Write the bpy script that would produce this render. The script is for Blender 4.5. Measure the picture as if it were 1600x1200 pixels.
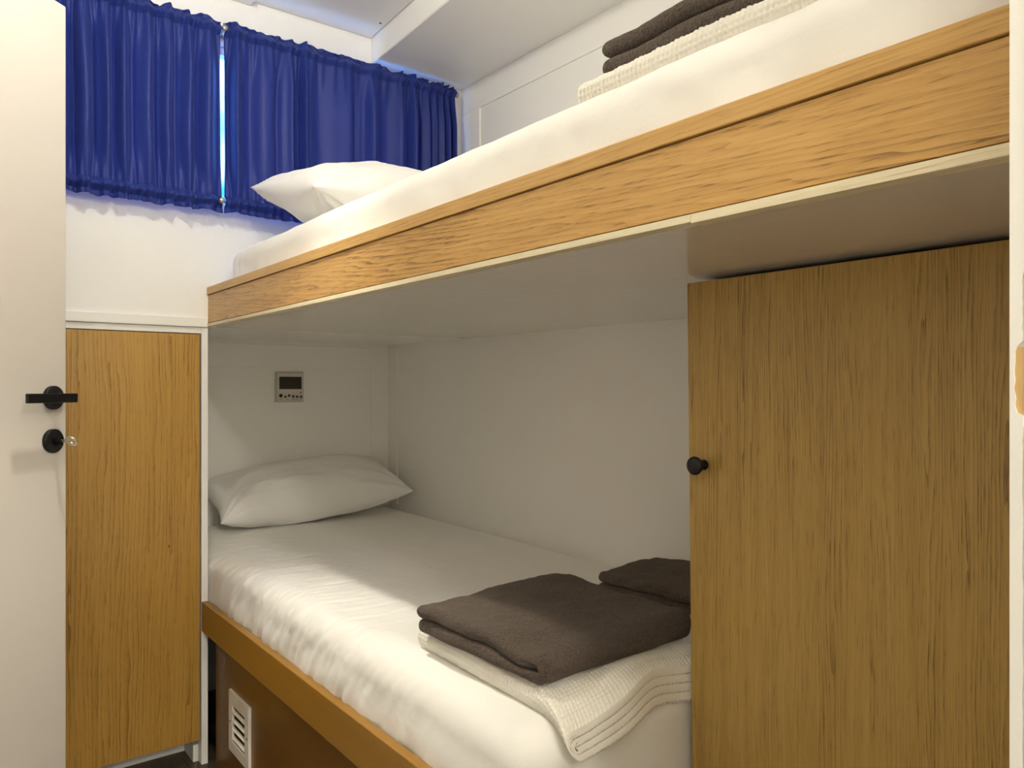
import bpy, bmesh, math, random
import numpy as np
from mathutils import Vector, Matrix, noise

for o in list(bpy.data.objects): bpy.data.objects.remove(o)
C = bpy.context.scene
COL = C.collection
R = math.radians

# ------------------------------------------------------------------ camera
H = 1.085
YAW = 37.7
cam_d = bpy.data.cameras.new('camera')
cam = bpy.data.objects.new('camera', cam_d); COL.objects.link(cam)
cam.location = (0, 0, H)
cam.rotation_euler = (R(90), 0, R(-YAW))
cam_d.sensor_width = 36
cam_d.lens = 1190 / 1600 * 36
cam_d.shift_y = 6 / 1600
cam_d.clip_start = 0.02
C.camera = cam

# ------------------------------------------------------------------ exposure, world, lamps
C.view_settings.view_transform = 'Standard'
C.view_settings.look = 'None'
C.view_settings.exposure = 0.09
C.view_settings.gamma = 1.0
C.view_settings.use_curve_mapping = False

W = bpy.data.worlds.new('world'); C.world = W; W.use_nodes = True
wt = W.node_tree; wt.nodes.clear()
wo = wt.nodes.new('ShaderNodeOutputWorld'); wb = wt.nodes.new('ShaderNodeBackground')
wc = wt.nodes.new('ShaderNodeTexCoord'); wn = wt.nodes.new('ShaderNodeTexNoise'); wr = wt.nodes.new('ShaderNodeValToRGB')
wn.inputs['Scale'].default_value = 16
wr.color_ramp.elements[0].position = .42; wr.color_ramp.elements[0].color = (.01, .16, 1, 1)
wr.color_ramp.elements[1].position = .62; wr.color_ramp.elements[1].color = (.22, .62, 1, 1)
wb.inputs['Strength'].default_value = 8.0
wt.links.new(wc.outputs['Generated'], wn.inputs['Vector']); wt.links.new(wn.outputs['Fac'], wr.inputs['Fac'])
wt.links.new(wr.outputs['Color'], wb.inputs['Color']); wt.links.new(wb.outputs[0], wo.inputs[0])

def spot_lamp(name, loc, power, col, rad):
    d = bpy.data.lights.new(name, 'POINT'); d.energy = power; d.color = col; d.shadow_soft_size = rad
    o = bpy.data.objects.new(name, d); COL.objects.link(o); o.location = loc
    return o
LAMPS = [(0.30, -0.20, 2.185), (0.36, 1.42, 2.185), (0.0, -1.75, 2.185)]   # two in the cabin, one fill lamp added behind the camera
LCOL = (1, .95, .80)
spot_lamp('ceiling_and_fill_bulb', LAMPS[0], 6.5, LCOL, .045)
spot_lamp('ceiling_and_fill_bulb', LAMPS[1], 12.5, LCOL, .03)
spot_lamp('ceiling_and_fill_bulb', LAMPS[2], 82, LCOL, .08)  # added corridor fill, lighting the lower bay from the front
for k_, (pw_, cone_) in enumerate(((8, 56), (54, 54))):          # extra spots added at the cabin lamps to brighten the lower mattress
    d_ = bpy.data.lights.new('added_fill_spot', 'SPOT'); d_.energy = pw_; d_.color = LCOL; d_.shadow_soft_size = .026
    d_.spot_size = R(cone_); d_.spot_blend = .7
    o_ = bpy.data.objects.new('added_fill_spot', d_); COL.objects.link(o_); o_.location = LAMPS[k_]
C.cycles.max_bounces = 16; C.cycles.diffuse_bounces = 12

# ------------------------------------------------------------------ helpers
def setp(o, label=None, cat=None, group=None, kind=None):
    if label: o['label'] = label
    if cat: o['category'] = cat
    if group: o['group'] = group
    if kind: o['kind'] = kind
    return o
def empty(name, loc, label, cat, group=None):
    o = bpy.data.objects.new(name, None); COL.objects.link(o); o.location = loc
    o.empty_display_size = .05
    return setp(o, label, cat, group)
def link(name, me, mat, parent=None, smooth=False):
    if isinstance(mat, (list, tuple)):
        for m in mat: me.materials.append(m)
    elif mat: me.materials.append(mat)
    if smooth:
        me.polygons.foreach_set('use_smooth', [True] * len(me.polygons))
    o = bpy.data.objects.new(name, me); COL.objects.link(o)
    if parent:
        o.parent = parent
        o.matrix_parent_inverse = Matrix.Translation(-Vector(parent.location))
    return o
def bm_box(bm, x0, x1, y0, y1, z0, z1, bev=0, seg=2):
    r = bmesh.ops.create_cube(bm, size=1)
    vs = r['verts']
    for v in vs:
        v.co = Vector((x0 + (v.co.x + .5) * (x1 - x0), y0 + (v.co.y + .5) * (y1 - y0), z0 + (v.co.z + .5) * (z1 - z0)))
    if bev:
        es = list({e for v in vs for e in v.link_edges})
        bmesh.ops.bevel(bm, geom=es, offset=bev, segments=seg, profile=.6, affect='EDGES')
def bm_fin(bm, name):
    me = bpy.data.meshes.new(name); bmesh.ops.recalc_face_normals(bm, faces=bm.faces); bm.to_mesh(me); bm.free(); return me
def boxes(name, lst, mat, parent=None, bev=.001):
    bm = bmesh.new()
    for b in lst: bm_box(bm, *b, bev=bev)
    return link(name, bm_fin(bm, name), mat, parent)
def bm_cyl(bm, p0, p1, r0, r1=None, n=32, bev=0):
    r1 = r0 if r1 is None else r1
    p0, p1 = Vector(p0), Vector(p1); d = p1 - p0
    q = d.to_track_quat('Z', 'Y').to_matrix().to_4x4()
    r = bmesh.ops.create_cone(bm, cap_ends=True, segments=n, radius1=r0, radius2=r1, depth=d.length,
                              matrix=Matrix.Translation((p0 + p1) / 2) @ q)
    if bev:
        es = [e for e in {e for v in r['verts'] for e in v.link_edges} if len(e.link_faces) == 2 and e.calc_face_angle(0) > 1]
        bmesh.ops.bevel(bm, geom=es, offset=bev, segments=2, profile=.5, affect='EDGES')
def bm_lathe(bm, base, axis, prof, n=32):
    """prof: list of (distance along axis, radius)"""
    axis = Vector(axis).normalized(); q = axis.to_track_quat('Z', 'Y').to_matrix()
    rings = []
    for (t, r) in prof:
        rings.append([bm.verts.new(Vector(base) + q @ Vector((r * math.cos(a), r * math.sin(a), t)))
                      for a in [2 * math.pi * k / n for k in range(n)]])
    for a, b in zip(rings, rings[1:]):
        for k in range(n):
            f = bm.faces.new((a[k], a[(k + 1) % n], b[(k + 1) % n], b[k])); f.smooth = True
    bm.faces.new(rings[0][::-1]); bm.faces.new(rings[-1])
def grid_faces(nu, nv, wrap=False, off=0):
    i = np.arange(nu if wrap else nu - 1)[:, None]; j = np.arange(nv - 1)[None, :]
    i2 = (i + 1) % nu
    a = i * nv + j; b = i2 * nv + j; c = i2 * nv + j + 1; d = i * nv + j + 1
    return (np.stack([a, b, c, d], -1).reshape(-1, 4) + off).tolist()
def fbm(x, y, z, o=3): return noise.fractal(Vector((x, y, z)), 1.0, 2.0, o)
def nz(x, y, z): return noise.noise(Vector((x, y, z)))
def sstep(a, b, x):
    t = np.clip((x - a) / (b - a), 0, 1); return t * t * (3 - 2 * t)

# ------------------------------------------------------------------ materials
def mat_new(name, base=(.8, .8, .8), rough=.5, **kw):
    m = bpy.data.materials.new(name); m.use_nodes = True
    b = m.node_tree.nodes['Principled BSDF']
    b.inputs['Base Color'].default_value = (*base, 1); b.inputs['Roughness'].default_value = rough
    for k, v in kw.items(): b.inputs[k.replace('_', ' ')].default_value = v
    return m, m.node_tree, b
def nd(t, ty, **kw):
    n = t.nodes.new(ty)
    for k, v in kw.items():
        if k in n.inputs: n.inputs[k].default_value = v
        else: setattr(n, k, v)
    return n
def coords(t, scale=(1, 1, 1), rot=(0, 0, 0), loc=(0, 0, 0), out='Object'):
    c = nd(t, 'ShaderNodeTexCoord'); m = nd(t, 'ShaderNodeMapping')
    m.inputs['Scale'].default_value = scale; m.inputs['Rotation'].default_value = rot; m.inputs['Location'].default_value = loc
    t.links.new(c.outputs[out], m.inputs['Vector']); return m.outputs['Vector']
def bump(t, b, h, dist, strength=1.0):
    n = nd(t, 'ShaderNodeBump'); n.inputs['Distance'].default_value = dist; n.inputs['Strength'].default_value = strength
    t.links.new(h, n.inputs['Height']); t.links.new(n.outputs[0], b.inputs['Normal']); return n
def mth(t, op, a, b=None, c=None):
    n = nd(t, 'ShaderNodeMath', operation=op)
    for i, v in enumerate((a, b, c)):
        if v is None: continue
        if isinstance(v, (int, float)): n.inputs[i].default_value = v
        else: t.links.new(v, n.inputs[i])
    return n.outputs[0]

def paint(name, base, rough=.45, bscale=90, bd=.0006, mott=.03):
    m, t, b = mat_new(name, base, rough)
    v = coords(t)
    n = nd(t, 'ShaderNodeTexNoise', Scale=bscale, Detail=4.0); t.links.new(v, n.inputs['Vector'])
    bump(t, b, n.outputs['Fac'], bd, .6)
    n2 = nd(t, 'ShaderNodeTexNoise', Scale=3.0, Detail=3.0); t.links.new(v, n2.inputs['Vector'])
    mx = nd(t, 'ShaderNodeMix', data_type='RGBA')
    mx.inputs[6].default_value = (*[c * (1 - mott) for c in base], 1); mx.inputs[7].default_value = (*[min(1, c * (1 + mott)) for c in base], 1)
    t.links.new(n2.outputs['Fac'], mx.inputs[0]); t.links.new(mx.outputs[2], b.inputs['Base Color'])
    return m
WHITE = (.87, .86, .84)
M_wall = paint("painted_wall", WHITE, .5)
M_ceil = paint('ceiling_paint', (.84, .83, .81), .35, 60)
M_trimw = paint('white_trim', (.87, .86, .83), .35, 120, .0004)
M_door = paint('door_paint', (.72, .675, .63), .4, 150, .0003, .015)
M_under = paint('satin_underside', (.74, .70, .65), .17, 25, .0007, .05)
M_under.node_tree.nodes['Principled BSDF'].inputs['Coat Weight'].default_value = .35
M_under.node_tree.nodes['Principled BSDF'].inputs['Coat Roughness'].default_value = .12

def oak(name, grain='z', light=(.50, .29, .085), mid=(.39, .205, .05), dark=(.20, .095, .02), rough=.42, wav=1.0, seed=0.0, tilt=0.0, contrast=1.0, ringf=1.0, F=150.0, A=6.0):
    """oak veneer: growth lines across the fibres, bent by slow noise, plus pores. grain = axis the fibres run along"""
    m, t, b = mat_new(name, mid, rough)
    ax = 'xyz'.index(grain)
    sc = [1, 1, 1]; sc[ax] = .16
    v = coords(t, tuple(sc), (0, 0, 0), (seed, seed * .7, seed * 1.3))
    raw = nd(t, 'ShaderNodeTexCoord'); sep = nd(t, 'ShaderNodeSeparateXYZ'); t.links.new(raw.outputs['Object'], sep.inputs[0])
    if grain == 'z': perp = mth(t, 'ADD', sep.outputs['X'], sep.outputs['Y'])
    else: perp = sep.outputs['Z']
    if tilt: perp = mth(t, 'ADD', perp, mth(t, 'MULTIPLY', sep.outputs['Y'], tilt))
    nw = nd(t, 'ShaderNodeTexNoise', Scale=3.4 * wav, Detail=1.5); t.links.new(v, nw.inputs['Vector'])
    ring = mth(t, 'ADD', mth(t, 'MULTIPLY', perp, F), mth(t, 'MULTIPLY', nw.outputs['Fac'], A))
    nj = nd(t, 'ShaderNodeTexNoise', Scale=26.0, Detail=3.0); t.links.new(v, nj.inputs['Vector'])
    ring = mth(t, 'ADD', ring, mth(t, 'MULTIPLY', nj.outputs['Fac'], 1.6))
    # uneven spacing of the lines
    sv = [1, 1, 1]; sv[ax] = .05
    vv = coords(t, tuple(sv), (0, 0, 0), (seed * 2, seed, 0))
    nu_ = nd(t, 'ShaderNodeTexNoise', Scale=38.0, Detail=2.0); t.links.new(vv, nu_.inputs['Vector'])
    ring = mth(t, 'ADD', ring, mth(t, 'MULTIPLY', nu_.outputs['Fac'], F * .035))
    saw = mth(t, 'POWER', mth(t, 'FRACT', ring), 2.2)
    # each growth line has its own strength
    ns = nd(t, 'ShaderNodeTexNoise', Scale=18.0, Detail=2.0); t.links.new(v, ns.inputs['Vector'])
    st = nd(t, 'ShaderNodeMapRange'); st.inputs['From Min'].default_value = .38; st.inputs['From Max'].default_value = .62
    t.links.new(ns.outputs['Fac'], st.inputs['Value'])
    saw = mth(t, 'MULTIPLY', saw, mth(t, 'ADD', mth(t, 'MULTIPLY', st.outputs[0], .6), .4))
    sp = [1, 1, 1]; sp[ax] = .05
    v2 = coords(t, tuple(sp), (0, 0, 0), (seed, 0, seed))
    nfine = nd(t, 'ShaderNodeTexNoise', Scale=520.0, Detail=3.0, Roughness=.6); t.links.new(v2, nfine.inputs['Vector'])
    pores = nd(t, 'ShaderNodeMapRange'); pores.inputs['From Min'].default_value = .52; pores.inputs['From Max'].default_value = .66
    t.links.new(nfine.outputs['Fac'], pores.inputs['Value'])
    nmed = nd(t, 'ShaderNodeTexNoise', Scale=70.0, Detail=5.0, Roughness=.65); t.links.new(v2, nmed.inputs['Vector'])
    nbig = nd(t, 'ShaderNodeTexNoise', Scale=4.0, Detail=2.0); t.links.new(v, nbig.inputs['Vector'])
    f = mth(t, 'MULTIPLY', saw, .62 * contrast)
    f = mth(t, 'ADD', f, mth(t, 'MULTIPLY', mth(t, 'MULTIPLY', pores.outputs[0], mth(t, 'ADD', saw, .6)), .42 * contrast))
    f = mth(t, 'ADD', f, mth(t, 'MULTIPLY', mth(t, 'SUBTRACT', nmed.outputs['Fac'], .5), .95 * contrast))
    f = mth(t, 'ADD', f, mth(t, 'MULTIPLY', mth(t, 'SUBTRACT', nbig.outputs['Fac'], .5), .55))
    f = mth(t, 'ADD', f, .16)
    r = nd(t, 'ShaderNodeValToRGB'); e = r.color_ramp.elements
    e[0].position = 0; e[0].color = (*light, 1); e[1].position = 1; e[1].color = (*dark, 1)
    k = e.new(.42); k.color = (*mid, 1)
    t.links.new(f, r.inputs['Fac']); t.links.new(r.outputs[0], b.inputs['Base Color'])
    bump(t, b, mth(t, 'MULTIPLY', pores.outputs[0], -1), .00012, .4)
    return m
M_oak_bunk = oak('oak_bunk_front', 'y', (.60, .36, .12), (.50, .28, .08), (.20, .10, .026), tilt=-.07, seed=2.1, wav=1.0, F=105.0, A=9.0, contrast=1.15)
M_oak_cap = oak('oak_bunk_cap', 'y', (.62, .38, .13), (.52, .30, .09), (.26, .14, .04), seed=5.1, contrast=.7, F=140.0, A=5.0)
M_oak_ward = oak('oak_wardrobe_door', 'z', (.48, .315, .088), (.39, .24, .060), (.19, .108, .026), seed=7.7, wav=.6, F=215.0, A=5.0, contrast=1.0)
M_oak_left = oak('oak_cupboard_door', 'z', (.49, .28, .058), (.41, .22, .038), (.19, .088, .012), seed=11.3, wav=1.3, contrast=.9, F=85.0, A=10.0)
M_brown = oak('varnished_rail', 'y', (.33, .17, .022), (.26, .125, .014), (.15, .065, .007), seed=3.3, contrast=.45, rough=.33)
M_brown2 = oak('varnished_panel', 'y', (.21, .095, .012), (.165, .07, .008), (.09, .035, .004), seed=9.3, contrast=.5, rough=.35, ringf=.4)
M_floor = oak('dark_floor_boards', 'y', (.085, .06, .04), (.06, .042, .028), (.025, .016, .01), seed=1.3, rough=.5)
M_ply = oak('ply_edge', 'y', (.80, .72, .52), (.70, .60, .40), (.34, .20, .08), seed=4.4, contrast=.5, rough=.6, ringf=.3)
M_raw = oak('raw_timber', 'z', (.66, .46, .22), (.58, .38, .16), (.36, .2, .07), seed=4.9, contrast=.6, rough=.8)
M_raw2 = oak('aged_timber', 'z', (.34, .25, .17), (.28, .2, .13), (.16, .1, .06), seed=8.9, contrast=.6, rough=.8)
M_black, _, _ = mat_new('black_metal', (.004, .004, .005), .38, Metallic=.2)
M_dark, _, _ = mat_new('dark_gap', (.008, .007, .006), .8)
M_nickel, _, _ = mat_new('nickel', (.62, .58, .5), .28, Metallic=1.0)
M_brass, _, _ = mat_new('dull_brass', (.50, .45, .36), .4, Metallic=.8)
M_plastic, _, _ = mat_new('cream_plastic', (.86, .82, .74), .4)
M_grey, _, _ = mat_new('grey_plastic', (.62, .585, .55), .45)
M_greyd, _, _ = mat_new('bezel_plastic', (.48, .45, .42), .45)
M_screen, _, _ = mat_new('dead_display', (.018, .015, .008), .15)
M_diff, t_, b_ = mat_new('lamp_diffuser', (.9, .88, .84), .5)
b_.inputs['Emission Color'].default_value = (1, .86, .69, 1); b_.inputs['Emission Strength'].default_value = 4

def cloth(name, base, rough=.85, weave=900, bd=.0004, sheen=.2, lump=0, lumpd=0):
    m, t, b = mat_new(name, base, rough); b.inputs['Sheen Weight'].default_value = sheen
    v = coords(t)
    n = nd(t, 'ShaderNodeTexNoise', Scale=float(weave), Detail=2.0); t.links.new(v, n.inputs['Vector'])
    if lump:
        n2 = nd(t, 'ShaderNodeTexNoise', Scale=float(lump), Detail=3.0); t.links.new(v, n2.inputs['Vector'])
        h = mth(t, 'ADD', mth(t, 'MULTIPLY', n.outputs['Fac'], bd), mth(t, 'MULTIPLY', n2.outputs['Fac'], lumpd))
        bump(t, b, h, 1.0, 1)
    else: bump(t, b, n.outputs['Fac'], bd, .7)
    return m
M_sheet = cloth('white_sheet', (.84, .825, .795), .72, 1200, .0002, .25, 28, .0012)
M_pillow = cloth('white_pillowcase', (.85, .84, .83), .75, 1200, .0002, .25, 16, .003)
M_waffle = cloth('cream_waffle_cotton', (.84, .81, .73), .9, 1500, .0004, .3)
def fleece():
    m, t, b = mat_new('brown_fleece', (.07, .05, .037), .95); b.inputs['Sheen Weight'].default_value = .35
    b.inputs['Sheen Tint'].default_value = (.55, .45, .38, 1); b.inputs['Sheen Roughness'].default_value = .6
    v = coords(t)
    n = nd(t, 'ShaderNodeTexNoise', Scale=300.0, Detail=4.0, Roughness=.65); t.links.new(v, n.inputs['Vector'])
    n2 = nd(t, 'ShaderNodeTexVoronoi', Scale=380.0); t.links.new(v, n2.inputs['Vector'])
    r = nd(t, 'ShaderNodeValToRGB'); e = r.color_ramp.elements
    e[0].position = .35; e[0].color = (.022, .015, .011, 1); e[1].position = .66; e[1].color = (.115, .083, .062, 1)
    t.links.new(n.outputs['Fac'], r.inputs['Fac']); t.links.new(r.outputs[0], b.inputs['Base Color'])
    h = mth(t, 'ADD', mth(t, 'MULTIPLY', n.outputs['Fac'], .006), mth(t, 'MULTIPLY', n2.outputs['Distance'], -.0012))
    bump(t, b, h, 1.0, 1)
    return m
M_fleece = fleece()
def curtain_mat():
    m = bpy.data.materials.new('blue_curtain_fabric'); m.use_nodes = True; t = m.node_tree
    b = t.nodes['Principled BSDF']; out = t.nodes['Material Output']
    b.inputs['Base Color'].default_value = (.018, .036, .225, 1); b.inputs['Roughness'].default_value = .5; b.inputs['Specular IOR Level'].default_value = .3
    b.inputs['Sheen Weight'].default_value = .1; b.inputs['Sheen Tint'].default_value = (.4, .5, 1, 1)
    v = coords(t); w = nd(t, 'ShaderNodeTexNoise', Scale=700.0, Detail=2.0); t.links.new(v, w.inputs['Vector'])
    bump(t, b, w.outputs['Fac'], .0004, .5)
    tr = nd(t, 'ShaderNodeBsdfTranslucent'); tr.inputs['Color'].default_value = (.04, .07, .55, 1)
    mx = nd(t, 'ShaderNodeMixShader'); mx.inputs[0].default_value = .12
    t.links.new(b.outputs[0], mx.inputs[1]); t.links.new(tr.outputs[0], mx.inputs[2]); t.links.new(mx.outputs[0], out.inputs[0])
    return m
M_curt = curtain_mat()
M_glass = bpy.data.materials.new('window_glass'); M_glass.use_nodes = True
t = M_glass.node_tree; t.nodes.clear()
o_ = nd(t, 'ShaderNodeOutputMaterial'); tr_ = nd(t, 'ShaderNodeBsdfTransparent'); gl_ = nd(t, 'ShaderNodeBsdfGlossy', Roughness=.02)
mx_ = nd(t, 'ShaderNodeMixShader'); mx_.inputs[0].default_value = .06
t.links.new(tr_.outputs[0], mx_.inputs[1]); t.links.new(gl_.outputs[0], mx_.inputs[2]); t.links.new(mx_.outputs[0], o_.inputs[0])

# ------------------------------------------------------------------ geometry constants
XF, XB = .651, 1.536          # bunk front plane, back wall
YP, YE = 2.28, 2.82           # window wall plane, end wall of the lower bay
XL = -.37                     # left wall
YR = .2088                    # right-hand wall end
ZU = 1.262                    # underside of upper bunk
ZC = 2.24                     # ceiling
ZS = 2.155                    # soffit

def struct(name, lst, mat, bev=0, label=None):
    o = boxes(name, lst, mat, None, bev); o['kind'] = 'structure'
    if label: o['label'] = label
    return o
# floor with board joints
bm = bmesh.new(); x = -1.2
while x < 1.7:
    bm_box(bm, x + .0008, x + .1192, -2.5, 2.95, -.02, 0, bev=.0012); x += .12
bm_box(bm, -1.2, 1.7, -2.5, 2.95, -.04, -.012)
fl = link('floor', bm_fin(bm, 'floor'), M_floor); fl['kind'] = 'structure'
struct('wall_left', [(XL - .06, XL, -1.1, 2.95, 0, 2.3)], M_wall)
struct('wall_behind', [(-1.2, 1.2, -2.5, -2.44, 0, 2.3)], M_wall)
struct('wall_added_corridor', [(-1.2, -1.14, -2.44, -1.1, 0, 2.3), (-1.2, XL - .06, -1.12, -1.1, 0, 2.3), (1.2, 1.26, -2.5, -1.1, 0, 2.3)], M_wall)  # unseen corridor, added to carry the fill lamp
# back wall with a shallow framed panel in the upper part
struct('wall_back', [(XB, XB + .05, YR, 2.95, 0, 2.3)], M_wall)
struct('trim_1', [(XB - .006, XB, YR, YP, 2.060, ZS), (XB - .006, XB, 2.165, YP, 1.47, 2.0595)], M_wall, .0012)
# window wall with opening
WX0, WX1, WZ0, WZ1 = -.16, 1.40, 1.604, 2.085
struct('wall_window', [(XL, WX0, YP, YP + .05, 1.2805, ZC + .019), (WX1, XB, YP, YP + .05, 1.2805, ZC + .019),
                       (WX0, WX1, YP, YP + .05, 1.2805, WZ0), (WX0, WX1, YP, YP + .05, WZ1, ZC + .019)], M_wall)
struct('wall_end', [(XL, XB, YE, YE + .05, 0, 1.262)], M_wall)
struct('trim_2', [(.652, 1.448, YE - .006, YE, 1.164, 1.2475), (1.4485, XB - .001, YE - .006, YE, .60, 1.2475)], M_wall, .0015)
struct('trim_3', [(XB - .010, XB - .0002, YE - .075, YE - .0065, .61, 1.2475)], M_wall, .002)
struct('trim_4', [(XL, XB, YP + .0005, YE + .05, ZU, ZU + .018)], M_wall, .0005)     # board roofing the lower bay
struct('trim_5', [(XL, .648, YP - .009, YP, 1.259, 1.287)], M_trimw, .003)          # rail above the cupboard
# ceiling: hung panel with a narrow dark joint, and the slab it hangs from
def xs(y): return 1.173 - .052 * (YP - y)
bm = bmesh.new(); bm_box(bm, -1.2, 1.26, -2.5, -1.1005, ZC, ZC + .012)
pc = [(XL + .003, -1.1), (xs(-1.1) - .0035, -1.1), (xs(YP) - .0035, YP - .0035), (XL + .003, YP - .0035)]
lo = [bm.verts.new((a, b, ZC)) for a, b in pc]; hi = [bm.verts.new((a, b, ZC + .012)) for a, b in pc]
bm.faces.new(lo); bm.faces.new(hi[::-1])
for k in range(4): bm.faces.new((lo[k], lo[(k + 1) % 4], hi[(k + 1) % 4], hi[k]))
cl_ = link('ceiling', bm_fin(bm, 'ceiling'), M_ceil); cl_['kind'] = 'structure'
struct('ceiling_slab', [(-1.2, 1.6, -2.5, 2.4, ZC + .02, ZC + .06)], M_dark)
bpy.data.objects['ceiling_slab'].name = 'ceiling.001'
# soffit over the upper bunk, slightly out of parallel with the wall
bm = bmesh.new()
pts = [(xs(YP), YP - .001), (XB, YP - .001), (XB, YR), (xs(YR), YR)]
lo = [bm.verts.new((p[0], p[1], ZS)) for p in pts]; hi = [bm.verts.new((p[0], p[1], ZC + .02)) for p in pts]
bm.faces.new(lo); bm.faces.new(hi[::-1])
for k in range(4): bm.faces.new((lo[k], lo[(k + 1) % 4], hi[(k + 1) % 4], hi[k]))
bmesh.ops.bevel(bm, geom=[e for e in bm.edges if abs(e.verts[0].co.z - e.verts[1].co.z) < 1e-5 and e.verts[0].co.z < 2.2], offset=.002, segments=2, affect='EDGES')
so = link('trim_6', bm_fin(bm, 'soffit'), M_ceil); so['kind'] = 'structure'; so['label'] = 'dropped white soffit above the upper bunk'
# right-hand wall whose corner cuts the view, with a worn corner
struct('wall_right', [(.6035, .66, -1.1, YR - .002, 0, 2.3), (.66, 1.6, -1.1, YR, 0, 2.3)], M_wall)
def ragged_plate(name, x0, x1, zs, ys, mat, ybase):
    """thin plate on the wall corner: far edge at ybase, near edge at ybase-ys[i] for height zs[i]"""
    bm = bmesh.new(); f = []; b = []
    for z, w in zip(zs, ys):
        f.append((bm.verts.new((x0, ybase, z)), bm.verts.new((x0, ybase - w, z))))
        b.append((bm.verts.new((x1, ybase, z)), bm.verts.new((x1, ybase - w, z))))
    for i in range(len(zs) - 1):
        bm.faces.new((f[i][0], f[i][1], f[i + 1][1], f[i + 1][0])); bm.faces.new((b[i][0], b[i + 1][0], b[i + 1][1], b[i][1]))
        bm.faces.new((f[i][1], b[i][1], b[i + 1][1], f[i + 1][1])); bm.faces.new((f[i][0], f[i + 1][0], b[i + 1][0], b[i][0]))
    bm.faces.new((f[0][0], b[0][0], b[0][1], f[0][1])); bm.faces.new((f[-1][0], f[-1][1], b[-1][1], b[-1][0]))
    return link(name, bm_fin(bm, name), mat)
random.seed(4)
zs = np.concatenate([np.linspace(0, 1.03, 60), np.linspace(1.035, 1.15, 50), np.linspace(1.16, 2.24, 60)])
def zpx(y, z=.55): return H + (606 - y) * z / 1190
wd = []
for z in zs:
    y = 606 - (z - H) * 1190 / .55
    w = .0080 + .0009 * nz(1, 2, z * 60) + .0006 * nz(3, 2, z * 240)
    if 540 < y < 647: w = .0028 + .0012 * nz(5, 1, z * 160) + .002 * abs((y - 593) / 54) ** 3
    if y < 430: w = .0105 + .0004 * nz(1, 2, z * 60)
    wd.append(w)
p = ragged_plate('trim_7', .600, .6034, zs, wd, M_trimw, YR - .0005); p['kind'] = 'structure'; p['label'] = 'chipped white paint skin on the doorway corner'
zz = np.linspace(zpx(644), zpx(545), 30)
p = ragged_plate('trim_8', .6018, .60345, zz, [.0095 + .0007 * nz(1, 7, z * 150) for z in zz], M_raw, YR - .0009)
p['kind'] = 'structure'; p['label'] = 'bare splintered timber showing under chipped paint'
zz = np.linspace(zpx(645), zpx(532), 30)
p = ragged_plate('trim_9', .6010, .60345, zz, [.020 + .001 * nz(4, 7, z * 90) for z in zz], M_raw2, YR - .0106)
p['kind'] = 'structure'; p['label'] = 'older brown timber under the chipped corner'
zz = np.linspace(0, 2.24, 120)
p = ragged_plate('trim_10', .5990, .6034, zz, [.075 + .0008 * nz(4, 3, z * 50) for z in zz], M_trimw, YR - .0115)
p['kind'] = 'structure'; p['label'] = 'outer white face of the doorway jamb'
# cut the outer face around the chip by splitting it
me = p.data; bm = bmesh.new(); bm.from_mesh(me)
for v in bm.verts:
    y = 606 - (v.co.z - H) * 1190 / .55
    if 536 < y < 650 and v.co.y > YR - .02: v.co.y -= .012
bm.to_mesh(me); bm.free()

# window: frame, glass
bm = bmesh.new()
for b in [(WX0, WX1, YP + .012, YP + .045, WZ0, WZ0 + .022), (WX0, WX1, YP + .012, YP + .045, WZ1 - .022, WZ1),
          (WX0, WX0 + .025, YP + .012, YP + .045, WZ0 + .022, WZ1 - .022), (WX1 - .025, WX1, YP + .012, YP + .045, WZ0 + .022, WZ1 - .022)]:
    bm_box(bm, *b, bev=.002)
wf = link('window_1', bm_fin(bm, 'window_1'), M_trimw); wf['kind'] = 'structure'
g = boxes('glass', [(WX0 + .02, WX1 - .02, YP + .026, YP + .030, WZ0 + .02, WZ1 - .02)], M_glass, wf, 0)

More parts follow.
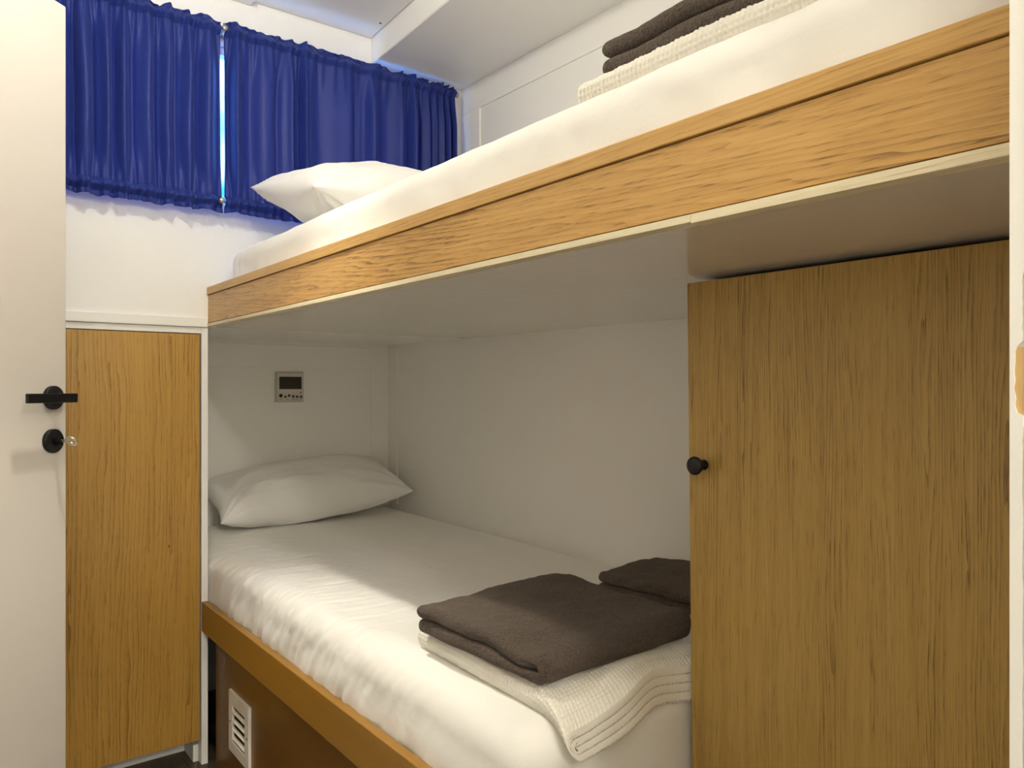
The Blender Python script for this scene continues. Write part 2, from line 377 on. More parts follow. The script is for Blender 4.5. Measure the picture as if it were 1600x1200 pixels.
# ------------------------------------------------------------------ curtains and their rods
ZR0, ZR1 = 1.619, 2.113
YROD = 2.236
def curtain(name, x0, x1, freq, seed, label, lean=0.0, big=1.0):
    N = int((x1 - x0) * 1000); us = np.linspace(0, 1, N); X = x0 + (x1 - x0) * us
    f = np.array([freq(x) for x in X]); ph = np.cumsum(f) * (x1 - x0) / N * 2 * math.pi
    ph2 = np.cumsum(f * 2.35 + 6) * (x1 - x0) / N * 2 * math.pi + seed
    n1 = np.array([nz(x * 9, seed, 0) for x in X]); n2 = np.array([nz(x * 23, seed, 5) for x in X]); n3 = np.array([nz(x * 60, seed, 9) for x in X])
    zt = np.concatenate([np.linspace(1.589, 1.640, 26), np.linspace(1.643, 2.09, 70), np.linspace(2.093, 2.137, 24)])
    V = []
    for z in zt:
        dt, db = ZR1 - z, z - ZR0
        mid = sstep(0, .13, np.array(min(dt, db)))  # 0 near the rods, 1 in the free drop
        a = np.clip(mid, 0, 1)
        k = (z - ZR0) / (ZR1 - ZR0)
        warp = .5 * np.array([nz(x * 6, seed + 3, z * 3) for x in X])
        q_ = ph + warp * 1.2 + n1 * 2.5
        pleat = (np.sin(q_) + .28 * np.sin(2 * q_ + 1 + n1 * 4)) * (.0175 * (1 + .8 * n1)) * big
        fine = np.sin(ph2 + n2 * 3) * .0030 + n3 * .0022
        y = a * (pleat + fine * .05) + (1 - a) * (fine * 1.0 + pleat * .35)
        # pocket round the rod
        for zr in (ZR0, ZR1):
            d = abs(z - zr)
            y = y - .0150 * math.exp(-(d / .011) ** 2)
            y = y + .0025 * math.exp(-((d - .0165) / .0025) ** 2)
        r = 0
        if z > ZR1 + .012: r = (z - ZR1 - .012) / .012
        if z < ZR0 - .012: r = (ZR0 - .012 - z) / .018
        y = y + r * (np.sin(ph * 1.25 + n1 * 5 + 1) * .0065 + n3 * .006 - .002)
        zz = z + (n2 * .010 + n3 * .004) * (1 if z > ZR1 + .02 else (.55 if z < ZR0 - .02 else 0)) * r
        zz = zz + (n1 * .004 if r else 0)
        side = (1 - mid) * 0
        xx = X + lean * (ZR1 - z) + .004 * np.cos(ph) * a
        V.append(np.stack([xx, YROD + y, zz + 0 * X], 1))
    V = np.stack(V, 1).reshape(-1, 3)
    me = bpy.data.meshes.new(name); me.from_pydata(V.tolist(), [], grid_faces(N, len(zt))); me.update()
    o = link(name, me, M_curt, None, True)
    md = o.modifiers.new('thick', 'SOLIDIFY'); md.thickness = .0008
    return setp(o, label, 'curtain', 'blue curtains over the window')
curtain('curtain', -.18, .6735, lambda x: 21 + 9 * nz(x * 5, 1, 1) - 12 * sstep(.60, .64, x), 1.0,
        'gathered blue curtain on the left, beside the open white door', .010)
curtain('curtain', .6840, 1.470, lambda x: 14 + 7 * nz(x * 5, 4, 1) + 22 * sstep(1.30, 1.40, x) - 5 * math.exp(-((x - 1.1) / .12) ** 2), 7.0,
        'gathered blue curtain on the right, behind the upper pillow', .004)
def rod(z, label, finial_right):
    e = empty('curtain_rod', (.65, YROD, z), label, 'curtain rod', 'curtain rods')
    bm = bmesh.new(); bm_cyl(bm, (-.19, YROD, z), (1.474, YROD, z), .0045, n=16); link('pole', bm_fin(bm, 'pole'), M_brass, e, True)
    for x in ([1.474] if finial_right else []):
        bm = bmesh.new(); bm_lathe(bm, (x, YROD, z), (1, 0, 0), [(0, .006), (.002, .006), (.003, .0045), (.006, .0085), (.011, .0095), (.015, .006), (.016, .001)], 20)
        link('finial', bm_fin(bm, 'finial'), M_brass, e)
    xb = .6815 + (.004 if z > 2 else -.004) - .004
    bm = bmesh.new()
    bm_lathe(bm, (xb, YP, z), (0, -1, 0), [(0, .008), (.003, .008), (.004, .004), (.050, .004), (.051, .008), (.060, .0085), (.063, .006), (.064, .001)], 20)
    link('bracket', bm_fin(bm, 'bracket'), M_brass, e)
rod(ZR1, 'metal curtain rod along the top of the blue curtains with end knob', True)
rod(ZR0, 'metal curtain rod threaded through the bottom hems of the blue curtains', True)

# ------------------------------------------------------------------ white door, hinged on the left, ajar
dv = Vector((.759, .651, 0)).normalized(); nv = Vector((dv.y, -dv.x, 0))
E0 = Vector((.255, 1.976, 0))
def dmat(): return Matrix(((-dv.x, nv.x, 0, E0.x), (-dv.y, nv.y, 0, E0.y), (0, 0, 1, 0), (0, 0, 0, 1)))   # local x to the hinge, y out of the face
DM = dmat()
def door_part(name, bm, mat, parent=None):
    bmesh.ops.transform(bm, matrix=DM, verts=bm.verts); return link(name, bm_fin(bm, name), mat, parent)
bm = bmesh.new(); bm_box(bm, 0, .80, -.04, 0, .012, 1.945, bev=.003)
d1 = door_part('door_1', bm, M_door); d1['kind'] = 'structure'; d1['label'] = 'white door standing ajar at the left with black lever handle'
bm = bmesh.new(); ZH, ZK = 1.063, .968
bm_lathe(bm, (.040, 0, ZH), (0, 1, 0), [(0, .0265), (.007, .0265), (.009, .025), (.009, .001)], 48)
ro = door_part('handle_rose', bm, M_black, d1)
bm = bmesh.new(); bm_cyl(bm, (.040, .008, ZH), (.040, .052, ZH), .0085, n=24)
bm_box(bm, .029, .160, .047, .057, ZH - .0100, ZH + .0100, bev=.002)
door_part('lever_handle', bm, M_black, d1)
bm = bmesh.new()
bm_lathe(bm, (.041, 0, ZK), (0, 1, 0), [(0, .0265), (.007, .0265), (.009, .025), (.009, .001)], 48)
door_part('keyhole_rose', bm, M_black, d1)
bm = bmesh.new(); bm_cyl(bm, (.041, .009, ZK), (.041, .024, ZK), .008, n=24)
door_part('lock_cylinder', bm, M_black, d1)
# key
bm = bmesh.new()
bm_box(bm, .0400, .0420, .020, .040, ZK - .004, ZK + .004, bev=.0006)
n = 40; ro_, ri_ = [], []
for s in (-1, 1):
    ro_.append([bm.verts.new((.041 + s * .0011, .050 + .0150 * math.cos(a), ZK + .0135 * math.sin(a))) for a in [2 * math.pi * k / n for k in range(n)]])
    ri_.append([bm.verts.new((.041 + s * .0011, .053 + .0065 * math.cos(a), ZK + .0055 * math.sin(a))) for a in [2 * math.pi * k / n for k in range(n)]])
for k in range(n):
    j = (k + 1) % n
    bm.faces.new((ro_[0][k], ro_[0][j], ri_[0][j], ri_[0][k])); bm.faces.new((ro_[1][k], ri_[1][k], ri_[1][j], ro_[1][j]))
    bm.faces.new((ro_[0][k], ro_[1][k], ro_[1][j], ro_[0][j])); bm.faces.new((ri_[0][k], ri_[0][j], ri_[1][j], ri_[1][k]))
# turn the bow about the shank so its face shows
bmesh.ops.rotate(bm, verts=bm.verts, cent=(.041, .03, ZK), matrix=Matrix.Rotation(R(38), 3, 'Y'))
key = door_part('key', bm, M_nickel); setp(key, 'small silver key in the lower black lock of the white door', 'key')

# ------------------------------------------------------------------ left cupboard
c = empty('cupboard', (.36, 2.5, 0), 'tall oak-fronted built-in cupboard between white door and lower bunk', 'cupboard')
boxes('frame', [(.633, .651, YP, YE, 0, 1.2585), (.0, .6325, YP, YP + .018, 1.241, 1.2585), (-.018, 0, YP, YE, 0, 1.2585),
                (.0, .6325, 2.40, YE, .05, .066), (.0, .6325, YE - .02, YE, .066, 1.24)], M_trimw, c, .001)
bm = bmesh.new()
# toe recess side, set back
bm_box(bm, .618, .6325, YP + .03, YE - .02, 0, .05, bev=.001); bm_box(bm, 0, .617, YP + .12, YP + .135, 0, .049, bev=.001)
link('plinth', bm_fin(bm, 'plinth'), M_trimw, c)
dr = boxes('door', [(.003, .6285, YP - .001, YP + .018, .073, 1.2385)], M_oak_left, c, .0015)
bm = bmesh.new(); kx, kz = .545, .64
bmesh.ops.create_cube(bm, size=.0001); bm.clear()
for (rr, off) in ((.0035, .0),):
    ring = [bm.verts.new((kx + rr * math.cos(a) * (.6 + .15 * math.sin(3 * a)), YP - .0013, kz + rr * 1.5 * math.sin(a))) for a in [2 * math.pi * k / 24 for k in range(24)]]
    bm.faces.new(ring)
    ring2 = [bm.verts.new((v.co.x, YP - .0008, v.co.z)) for v in ring]; bm.faces.new(ring2[::-1])
    for k in range(24): bm.faces.new((ring[k], ring[(k + 1) % 24], ring2[(k + 1) % 24], ring2[k]))
kn = link('wood_knot', bm_fin(bm, 'wood_knot'), M_brown2, c)
kn.parent = dr; kn['label'] = 'small dark knot'

# ------------------------------------------------------------------ upper bunk
ub = empty('upper_bunk', (1.09, 1.24, ZU), 'upper bunk with oak front board and white underside', 'bunk bed')
YJ = .528
boxes('front_board', [(XF, XF + .018, YR + .001, YP - .001, 1.2725, 1.352)], M_oak_bunk, ub, .0008)
boxes('cap_rail', [(XF - .0035, XF + .020, YR + .001, YP - .001, 1.3535, 1.375)], M_oak_cap, ub, .0015)
e1 = boxes('edging', [(XF - .001, XF + .017, YJ, YP - .001, ZU + .0005, 1.271)], M_ply, ub, .0006)
e2 = boxes('edging', [(XF - .003, XF + .017, YR + .001, YJ - .0015, ZU - .0015, 1.2705)], M_ply, ub, .0006)
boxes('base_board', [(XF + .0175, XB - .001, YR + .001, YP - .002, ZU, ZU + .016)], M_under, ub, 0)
boxes('deck', [(XF + .020, XB - .001, YR + .001, YP - .002, 1.279, 1.33)], M_wall, ub, 0)

# ------------------------------------------------------------------ soft goods
def rounded_box(name, x0, x1, y0, y1, z0, z1, r, step, disp, mat, label, cat, bottom=True):
    """dense rounded box, displaced by disp(p, n) -> Vector"""
    V, F, idx = [], [], {}
    def vid(i, j, k):
        key = (i, j, k)
        if key not in idx: idx[key] = len(V); V.append(key)
        return idx[key]
    nx, ny, nz_ = [max(2, int(round(d / step))) for d in (x1 - x0, y1 - y0, z1 - z0)]
    for k in (0, nz_):
        if k == 0 and not bottom: continue
        for i in range(nx):
            for j in range(ny):
                q = [vid(i, j, k), vid(i + 1, j, k), vid(i + 1, j + 1, k), vid(i, j + 1, k)]
                F.append(q if k else q[::-1])
    for j in (0, ny):
        for i in range(nx):
            for k in range(nz_):
                q = [vid(i, j, k), vid(i + 1, j, k), vid(i + 1, j, k + 1), vid(i, j, k + 1)]
                F.append(q if j == 0 else q[::-1])
    for i in (0, nx):
        for j in range(ny):
            for k in range(nz_):
                q = [vid(i, j, k), vid(i, j, k + 1), vid(i, j + 1, k + 1), vid(i, j + 1, k)]
                F.append(q if i == 0 else q[::-1])
    out = []
    lo = Vector((x0 + r, y0 + r, z0 + r * .5)); hi = Vector((x1 - r, y1 - r, z1 - r))
    for (i, j, k) in V:
        p = Vector((x0 + (x1 - x0) * i / nx, y0 + (y1 - y0) * j / ny, z0 + (z1 - z0) * k / nz_))
        q = Vector([min(max(p[a], lo[a]), hi[a]) for a in range(3)])
        d = p - q
        if d.length > 1e-6:
            n_ = d.normalized()
            # superelliptic corner
            p = q + n_ * r
            if p.z < z0: p.z = z0
        else: n_ = Vector((0, 0, 1))
        out.append(tuple(p + disp(p, n_)))
    me = bpy.data.meshes.new(name); me.from_pydata(out, [], F); me.update()
    o = link(name, me, mat, None, True)
    return setp(o, label, cat)
def disp_low(p, n):
    s = 0
    a = max(0, 1 - abs(p.x - .80) / .20)                  # taut ripples near the front edge
    a2 = max(0, min(1, (p.y - 1.25) / .35)) * max(0, min(1, (2.62 - p.y) / .1))
    if n.z > .3:
        wv = p.y * 95 + 7 * nz(p.x * 2.0, p.y * 3, 1) + (p.x - .7) * 10
        aa = min(1, a * 1.8) * min(1, max(0, (p.y - 1.20) / .4))
        rg = (1 - abs(math.sin(wv))) ** 2.0
        s += (.0046 * rg + .0010 * math.sin(wv * 3.1)) * aa * (.25 + 1.6 * abs(nz(p.x * 7, p.y * 12, 4)))
    s += .0045 * nz(p.x * 4, p.y * 4, p.z * 4) + .0010 * fbm(p.x * 14, p.y * 14, p.z * 14)
    f = max(0, -n.x)
    if f > 0 :
        # gathers running down the front face
        g = fbm(p.y * 30 + 20 * p.z, p.z * 9, 2.2, 4)
        s += f * .0068 * g * max(0, min(1, (p.y - 1.0) / .5))
        s += f * .005 * math.exp(-((p.z - .49) / .04) ** 2) * (1 + 1.4 * nz(p.y * 7, 0, 8)) * (1 if p.y < 2.2 else .2)
    if p.z < .46: s -= .004 * (.46 - p.z) / .03
    return n * s
rounded_box('mattress', .658, XB - .006, .8115, YE - .012, .432, .600, .055, .006, disp_low, M_sheet,
            'lower bunk mattress in a fitted white sheet, towels folded on it', 'mattress')
def disp_up(p, n):
    s = .003 * nz(p.x * 4, p.y * 3, p.z * 4) + .0006 * fbm(p.x * 14, p.y * 14, p.z * 10)
    f = max(0, -n.x)
    s += f * .0026 * fbm(p.y * 9 + p.z * 6, p.z * 14 - p.y * 4, 3.3, 3)
    c_ = max(0, 1 - math.hypot(p.x - .68, (p.y - 2.12) * .8) / .14)
    s += c_ * .0040 * fbm(p.y * 45 - p.x * 40, p.z * 9, 1.1, 3)
    e_ = max(0, 1 - abs(p.y - .42) / .10)
    s -= f * e_ * .004 * (1 + math.sin(p.y * 60 + p.z * 30)) * .5
    return n * s
rounded_box('mattress', .671, XB - .006, YR + .010, 2.155, 1.331, 1.470, .045, .0085, disp_up, M_sheet,
            'upper bunk mattress in a white sheet behind the oak front board', 'mattress')

def pillow(name, a, b, T, loc, rot, seed, label, flat=None, wr=.004, sharp=.55):
    n = 110
    u = np.linspace(-1, 1, n); U, Vv = np.meshgrid(u, u, indexing='ij')
    U = np.sign(U) * np.abs(U) ** .85; Vv = np.sign(Vv) * np.abs(Vv) ** .85
    P = []
    M = Matrix.Translation(loc) @ rot.to_4x4()
    for s in (1, -1):
        for i in range(n):
            for j in range(n):
                x, y = U[i, j], Vv[i, j]
                px = a * x * (1 - .07 * (1 - y * y)); py = b * y * (1 - .09 * (1 - x * x))
                h = T * max(0, (1 - abs(x) ** 2.4) * (1 - abs(y) ** 2.4)) ** sharp
                h *= 1 + .10 * nz(x * 1.6 + seed, y * 1.6, s)
                cr = min(math.hypot(abs(x) - 1, abs(y) - 1), 1)
                ang = math.atan2((1 - abs(y)) * b, (1 - abs(x)) * a + 1e-5)
                rad = math.sin(ang * 15 + 3 * nz(x * 2, y * 2, seed + s)) * max(0, 1 - cr) ** 1.6 * min(1, cr * 6)
                edge = math.sin(x * a * 110 + 3 * nz(x * 3, y * 3, seed)) * max(0, abs(y) - .72) * 1.2 * min(1, (1 - abs(y)) * 12)
                h += (wr * rad + wr * .5 * edge + wr * .8 * fbm(x * 3 + seed, y * 3, s * 2)) * min(1, (1 - max(abs(x), abs(y))) * 10)
                w = M @ Vector((px, py, s * h))
                if flat is not None and w.z < flat: w.z = flat + (w.z - flat) * .02
                P.append(tuple(w))
    F = grid_faces(n, n) + [f[::-1] for f in grid_faces(n, n, off=n * n)]
    me = bpy.data.meshes.new(name); me.from_pydata(P, [], F)
    bm = bmesh.new(); bm.from_mesh(me); bmesh.ops.remove_doubles(bm, verts=bm.verts, dist=1e-5); bmesh.ops.recalc_face_normals(bm, faces=bm.faces); bm.to_mesh(me); bm.free()
    return setp(link(name, me, M_pillow, None, True), label, 'pillow')
from mathutils import Euler
pillow('pillow', .355, .155, .102, Vector((1.115, 2.665, .715)), Euler((R(17), R(-4.0), R(-1.5))).to_matrix(), 3.0,
       'white pillow against the end wall on the lower bunk', .6025, .006, .5)
pillow('pillow', .335, .245, .105, Vector((1.042, 1.865, 1.585)), Euler((R(12), R(1), R(-2))).to_matrix(), 8.0,
       'white pillow on the upper bunk in front of blue curtains', 1.4725, .010)

# folded textiles ------------------------------------------------------------
def offset_outline(cl, r, ncap=8):
    """closed outline round a centreline: returns (centre point, unit normal) per outline vertex"""
    cl = [Vector(p) for p in cl]; out = []
    tang = []
    for i in range(len(cl)):
        a = cl[max(0, i - 1)]; b = cl[min(len(cl) - 1, i + 1)]; d = (b - a).normalized(); tang.append(d)
    for p, d in zip(cl, tang): out.append((p, Vector((-d.y, d.x))))
    d = tang[-1]; n0 = Vector((-d.y, d.x))
    for k in range(1, ncap):
        a = -math.pi * k / ncap; out.append((cl[-1], Vector((n0.x * math.cos(a) - n0.y * math.sin(a), n0.x * math.sin(a) + n0.y * math.cos(a)))))
    for p, d in zip(cl[::-1], tang[::-1]): out.append((p, Vector((d.y, -d.x))))
    d = -tang[0]; n0 = Vector((-d.y, d.x))
    for k in range(1, ncap):
        a = -math.pi * k / ncap; out.append((cl[0], Vector((n0.x * math.cos(a) - n0.y * math.sin(a), n0.x * math.sin(a) + n0.y * math.cos(a)))))
    return out
def resample(pts, step):
    pts = [Vector(p) for p in pts]; L = [0]
    for a, b in zip(pts, pts[1:]): L.append(L[-1] + (b - a).length)
    n = max(3, int(L[-1] / step)); res = []; k = 0
    for i in range(n + 1):
        s = L[-1] * i / n
        while k < len(L) - 2 and L[k + 1] < s: k += 1
        t = (s - L[k]) / max(1e-9, L[k + 1] - L[k]); res.append(pts[k].lerp(pts[k + 1], t))
    return res
def nested(length, p):
    """sheet folded in half twice: the outer turn wraps the inner one on the low side"""
    R_ = 2 * p; pts = [(x, .5 * p) for x in np.linspace(length - .012, R_, 50)]
    pts += [(R_ + 1.5 * p * math.cos(a), 2 * p + 1.5 * p * math.sin(a)) for a in [-math.pi / 2 - math.pi * k / 14 for k in range(1, 14)]]
    pts += [(x, 3.5 * p) for x in np.linspace(R_, length - p / 2, 60)]
    pts += [(length - p / 2 + .5 * p * math.cos(a), 3 * p + .5 * p * math.sin(a)) for a in [math.pi / 2 - math.pi * k / 8 for k in range(1, 8)]]
    pts += [(x, 2.5 * p) for x in np.linspace(length - p / 2, R_, 50)]
    pts += [(R_ + .5 * p * math.cos(a), 2 * p + .5 * p * math.sin(a)) for a in [math.pi / 2 + math.pi * k / 8 for k in range(1, 8)]]
    pts += [(x, 1.5 * p) for x in np.linspace(R_, length - .02, 50)]
    return pts
def folded(name, cl, half, width, M, mat, label, cat, step, wstep, endr, warp, tex=None, flat_end=False, group=None):
    out = offset_outline(resample(cl, step), half)
    n = len(out); P0 = np.array([[p.x, p.y] for p, _ in out]); N0 = np.array([[q.x, q.y] for _, q in out])
    full = P0 + N0 * half
    arc = np.concatenate([[0], np.cumsum(np.linalg.norm(np.diff(full, axis=0), axis=1))])
    ws = list(np.arange(0, width + 1e-6, wstep)); ne = 7
    st = []
    for k in range(ne): 
        a = math.pi / 2 * k / ne; st.append((endr * (1 - math.cos(a)) if False else endr * (1 - math.cos(math.pi / 2 - (math.pi / 2 - a))), math.sin(a)))
    st = [(endr * (1 - math.cos(math.asin(max(.04, s)))) , s) for s in [.04] + [math.sin(math.pi / 2 * k / ne) for k in range(1, ne)]]
    body = list(np.arange(endr, width - endr, wstep))
    stations = [(w, s) for w, s in st] + [(w, 1.0) for w in body] + [(width - w, s) for w, s in reversed(st)]
    V = np.zeros((n, len(stations), 3))
    for j, (w, s) in enumerate(stations):
        h = np.full(n, half * s)
        if tex is not None and s > .5: h = h + tex(arc, w)
        q = P0 + N0 * h[:, None]
        V[:, j, 0] = q[:, 0]; V[:, j, 1] = w; V[:, j, 2] = q[:, 1]
    V = V.reshape(-1, 3)
    Vo = [tuple(M @ warp(Vector(v))) for v in V]
    m = len(stations); F = grid_faces(n, m, True)
    # close both ends with strips across the sheet thickness
    for j, rev in ((0, False), (m - 1, True)):
        a_, b_ = 0, n - 1
        i, k = 0, n - 1
        while k - i > 2:
            q = [i * m + j, (i + 1) * m + j, (k - 1) * m + j, k * m + j]
            F.append(q[::-1] if not rev else q); i += 1; k -= 1
    me = bpy.data.meshes.new(name); me.from_pydata(Vo, [], F)
    if M.to_3x3().determinant() > 0: me.flip_normals()
    return setp(link(name, me, mat, None, True), label, cat, group)
CELL = .0074
def waffle(arc, w):
    def ridge(v):
        f = np.abs(((v / CELL) % 1.0) - .5) * 2      # 1 at the ridge, 0 in the middle of the cell
        return f ** 2.4
    return .0040 * np.maximum(ridge(arc), ridge(np.array(w))) - .0004

# lower waffle blanket: local x = across from the aisle, local y = along the bunk from the foot
def blanket_matrix(o, ang): return Matrix.Translation(o) @ Matrix.Rotation(ang, 4, 'Z')
LB = .452
def warp_low(v):
    x, y, z = v
    # near end droops over the foot of the mattress, softly waved
    t_ = max(0, .105 - y) / .105
    top = z / .034
    z2 = z + .0025 * nz(x * 7, y * 5, 2) * (.3 + top)
    edge = max(0, .06 - x) / .06
    z2 -= (.042 * t_ ** 2.0) * (1 - .6 * min(1, x / .3)) + .009 * t_ * math.sin(x * 26) * (1 - .6 * edge)
    z2 += .012 * t_ * top * min(1, x * 6)
    x2 = x + .004 * nz(y * 4, z * 12, 3) + .020 * t_ * (1 - top) * edge - .014 * t_
    k_ = min(1, max(0, (x - .06) / .21)); k_ = k_ * k_ * (3 - 2 * k_)
    y2 = y + .014 * t_ ** 2 - .008 * (1 - top) * t_ + (.034 * min(1, x / .27) + .007 * math.sin(x * 34) * min(1, x * 12)) * max(0, 1 - y / .30)
    return Vector((x2, y2, z2))
folded('folded_blanket', nested(.335, .0100), .0041, LB, blanket_matrix((.714, .778, .601), R(-2.0)),
       M_waffle, 'cream waffle blanket folded under the brown towel on the lower bunk', 'blanket', .00155, .00155, .002, warp_low, waffle)
def warp_up(v):
    x, y, z = v
    return Vector((x - .012 * (z / .04) * 0 + .004 * nz(y * 5, z * 40, 3), y + .006 * nz(x * 9, z * 60, 1) + (.012 if z > .028 else 0) * 0, z + .002 * nz(x * 7, y * 6, 2)))
def mirror_along(o, ang): return Matrix.Translation(o) @ Matrix.Rotation(ang, 4, 'Z')
folded('folded_blanket', nested(.33, .0100), .0041, .46, mirror_along((.722, .325, 1.4725), 0),
       M_waffle, 'cream waffle blanket folded under brown towel on the upper bunk', 'blanket', .00155, .00155, .002, warp_up, waffle)

# towels: local x = along the bunk from the rounded fold, local y = across
def towel_cl(length, pitch, top_short=0.0, sep=0.0):
    pts = [(length, pitch * .5)]
    pts += [(x, pitch * .5) for x in np.linspace(length - .01, pitch * .5, 30)]
    for k in range(1, 12):
        a = -math.pi / 2 - math.pi * k / 12
        pts.append((pitch * .5 + pitch * .5 * math.cos(a), pitch + pitch * .5 * math.sin(a)))
    pts += [(x, pitch * 1.5 + sep * (x / length)) for x in np.linspace(pitch * .5, length - top_short, 30)]
    return pts
def twarp(seed, amp, lump=None, sag=0):
    def f(v):
        x, y, z = v
        k = min(1, z / .03)
        z2 = z + amp * nz(x * 9 + seed, y * 9, .3) * k + amp * .45 * fbm(x * 22 + seed, y * 22, 1.3) * k
        if lump: 
            for (lx, ly, lr, lh) in lump: z2 += lh * k * math.exp(-(((x - lx) ** 2 + (y - ly) ** 2) / lr ** 2))
        x2 = x + amp * .7 * nz(y * 11, z * 30, seed) ; y2 = y + amp * .8 * nz(x * 10, z * 35, seed + 4)
        return Vector((x2, y2, z2))
    return f
# local axes for lower towels: x -> +Y world, y -> +X world  (mirror handled by a negative determinant matrix)
def swap(o, ang):
    c_, s_ = math.cos(ang), math.sin(ang)
    return Matrix(((-s_, c_, 0, o[0]), (c_, s_, 0, o[1]), (0, 0, 1, o[2]), (0, 0, 0, 1)))
folded('folded_towel', towel_cl(.325, .0255), .0123, .352, swap((.715, .862, .6430), R(1.5)),
       M_fleece, 'large brown fleece towel folded on the cream blanket, lower bunk', 'towel', .004, .004, .010,
       twarp(1.0, .0075, [(.29, .30, .06, .014), (.06, .02, .05, -.004), (.2, .08, .05, .005)]), None)
folded('folded_towel', towel_cl(.42, .026), .0125, .235, swap((1.285, .872, .6025), R(3)),
       M_fleece, 'smaller brown fleece towel by the back wall beside the wardrobe', 'towel', .004, .004, .011,
       twarp(5.0, .008, [(.24, .16, .06, .014), (.40, .03, .05, -.006)]), None)
folded('folded_towel', towel_cl(.415, .026), .0125, .31, swap((.744, .338, 1.5150), R(0)),
       M_fleece, 'brown fleece towel folded on the upper bunk blanket', 'towel', .004, .004, .012,
       twarp(9.0, .005, [(.1, .2, .1, .01)]), None)

# ------------------------------------------------------------------ lower bunk carcass
lb = empty('lower_bunk', (1.09, 1.8, 0), 'lower bunk base with varnished brown rail and side panel', 'bunk bed')
boxes('rail', [(.633, .653, .7985, YP - .001, .385, .470)], M_brown, lb, .002)
boxes('side_panel', [(.668, .680, .811, YP - .018, 0, .4295)], M_brown2, lb, .0005)
boxes('foot_panel', [(.6805, .985,   .7995, .8105, 0, .4295)], M_brown2, lb, .0005)
boxes('slat_base', [(.6805, XB - .002, .811, YE - .012, .405, .4295)], M_ply, lb, 0)
# vent
v = empty('air_vent', (.668, 2.04, .18), 'white louvred air vent on the brown panel of the lower bunk', 'air vent')
y0, y1, z0, z1 = 1.962, 2.122, .098, .262
bm = bmesh.new()
a_, b_ = .031, .031
for b in [(y0, y1, z1 - .036, z1), (y0, y1, z0, z0 + .030), (y0, y0 + a_, z0 + .030, z1 - .036), (y1 - b_, y1, z0 + .030, z1 - .036)]:
    bm_box(bm, .6605, .668, b[0], b[1], b[2], b[3], bev=.0008)
link('frame', bm_fin(bm, 'frame'), M_plastic, v)
boxes('recess_shade', [(.6665, .6679, y0 + a_, y1 - b_, z0 + .03, z1 - .036)], M_dark, v, 0)  # near-black sheet painted in for the shade of a deep recess
for k in range(4):
    zc = z0 + .043 + k * .0235
    bm = bmesh.new(); bm_box(bm, -.001, .001, y0 + a_ + .0005, y1 - b_ - .0005, -.0045, .0045, bev=.0004)
    bmesh.ops.rotate(bm, verts=bm.verts, cent=(0, 0, 0), matrix=Matrix.Rotation(R(35), 3, 'Y'))
    bmesh.ops.translate(bm, verts=bm.verts, vec=(.6632, 0, zc)); link('louvre', bm_fin(bm, 'louvre'), M_plastic, v)
for yy in (y0 + .012, y1 - .012):
    bm = bmesh.new(); bm_cyl(bm, (.6600, yy, .178), (.6606, yy, .178), .0028, n=16); link('screw', bm_fin(bm, 'screw'), M_dark, v)

# ------------------------------------------------------------------ wardrobe on the right
w = empty('wardrobe', (1.25, .5, 0), 'full-height oak wardrobe door under the upper bunk with black knob', 'wardrobe')
XW = .987
boxes('carcass', [(XW + .0215, XB - .0015, .785, .7985, 0, 1.2585), (XW + .0215, XB - .0015, YR + .001, YR + .018, 0, 1.2585),
                  (XB - .012, XB - .0015, YR + .018, .785, 0, 1.2585), (XW + .0215, XB - .012, YR + .018, .785, .02, .04)], M_trimw, w, .0008)
bm = bmesh.new()
pr = [(.8095, 1.2555), (YR + .003, 1.2555), (YR + .003, .012), (.7935, .012)]
f_ = [bm.verts.new((XW, y, z)) for y, z in pr]; b2 = [bm.verts.new((XW + .018, y, z)) for y, z in pr]
bm.faces.new(f_); bm.faces.new(b2[::-1])
for k in range(4): bm.faces.new((f_[k], b2[k], b2[(k + 1) % 4], f_[(k + 1) % 4]))
bmesh.ops.bevel(bm, geom=bm.edges[:], offset=.001, segments=2, affect='EDGES')
wd_ = link('door', bm_fin(bm, 'door'), M_oak_ward, w)
bm = bmesh.new()
bm_lathe(bm, (XW, .775, .962), (-1, 0, 0), [(0, .0085), (.002, .0085), (.004, .0065), (.012, .0060), (.017, .0085), (.020, .0135), (.023, .0148), (.026, .0142), (.028, .010), (.0287, .001)], 32)
kb = link('knob', bm_fin(bm, 'knob'), M_black, w)
kb.parent = wd_; kb['label'] = 'round black knob'

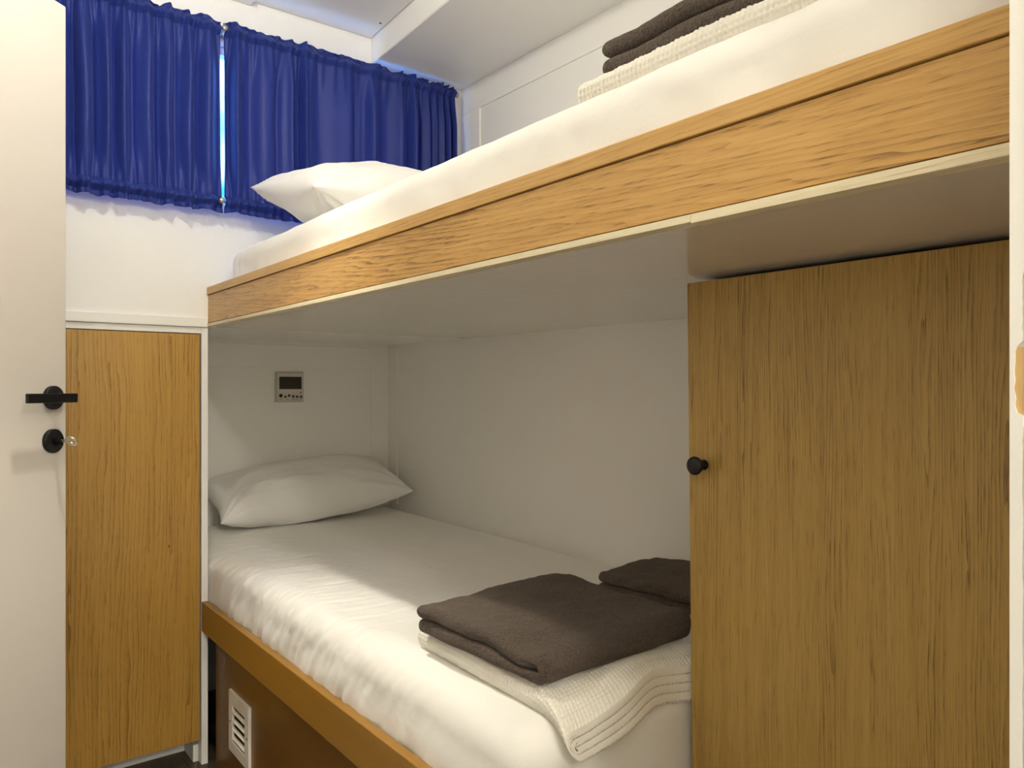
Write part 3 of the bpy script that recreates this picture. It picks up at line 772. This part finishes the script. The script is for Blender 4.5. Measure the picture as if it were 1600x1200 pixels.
# ------------------------------------------------------------------ thermostat on the end wall
th = empty('thermostat', (1.102, YE, 1.09), 'grey digital control panel with dark display on the end wall', 'thermostat')
tx0, tx1, tz0, tz1 = 1.047, 1.157, 1.031, 1.146
boxes('housing', [(tx0, tx1, YE - .014, YE - .0002, tz0, tz1)], M_greyd, th, .003)
boxes('face_plate', [(tx0 + .005, tx1 - .003, YE - .0165, YE - .0142, tz0 + .004, tz1 - .006)], M_grey, th, .0009)
boxes('display', [(tx0 + .0125, tx1 - .010, YE - .0180, YE - .0166, tz1 - .066, tz1 - .019)], M_screen, th, .0005)
for (bx, bz, br) in ((.0185, .0245, .0068), (.036, .0205, .0045), (.0505, .0245, .0050), (.067, .0215, .0050), (.082, .0205, .0048), (.0975, .0200, .0048), (.096, .0355, .0025)):
    bm = bmesh.new(); bm_cyl(bm, (tx0 + bx, YE - .0182, tz0 + bz), (tx0 + bx, YE - .0166, tz0 + bz), br, n=20)
    link('button', bm_fin(bm, 'button'), M_screen, th)
boxes('button_marks', [(tx0 + a, tx0 + b, YE - .0168, YE - .0165, tz0 + .0105, tz0 + .0118) for a, b in ((.013, .024), (.040, .048), (.062, .074), (.079, .087), (.094, .102))], M_screen, th, 0)

# ------------------------------------------------------------------ ceiling bits
for k, (lx, ly, lz) in enumerate(LAMPS):
    lab = ['round white ceiling light above the doorway corner', 'round white ceiling light in the middle of the aisle', 'added fill light on the unseen corridor ceiling'][k]
    L = empty('ceiling_light', (lx, ly, ZC), lab, 'ceiling light', 'ceiling lights')
    bm = bmesh.new(); bm_lathe(bm, (lx, ly, ZC), (0, 0, -1), [(0, .075), (.006, .075), (.010, .070), (.010, .001)], 40)
    link('housing', bm_fin(bm, 'housing'), M_trimw, L)
    bm = bmesh.new(); bm_lathe(bm, (lx, ly, ZC - .010), (0, 0, -1), [(0, .05), (.003, .047), (.003, .001)], 40)
    link('diffuser', bm_fin(bm, 'diffuser'), M_diff, L)
bm = bmesh.new(); bm_cyl(bm, (1.145, 2.163, ZC - .0008), (1.145, 2.163, ZC + .0005), .0035, n=16)
s_ = link('screw', bm_fin(bm, 'screw'), M_dark); setp(s_, 'tiny dark screw head in the white ceiling panel', 'screw')
bm = bmesh.new(); bm_box(bm, .705, .775, 2.235, YP - .0005, 2.2265, ZC - .0005, bev=.006, seg=4)
s_ = link('latch_block', bm_fin(bm, 'latch_block'), M_plastic); setp(s_, 'small rounded white block at the top of the window wall', 'block')
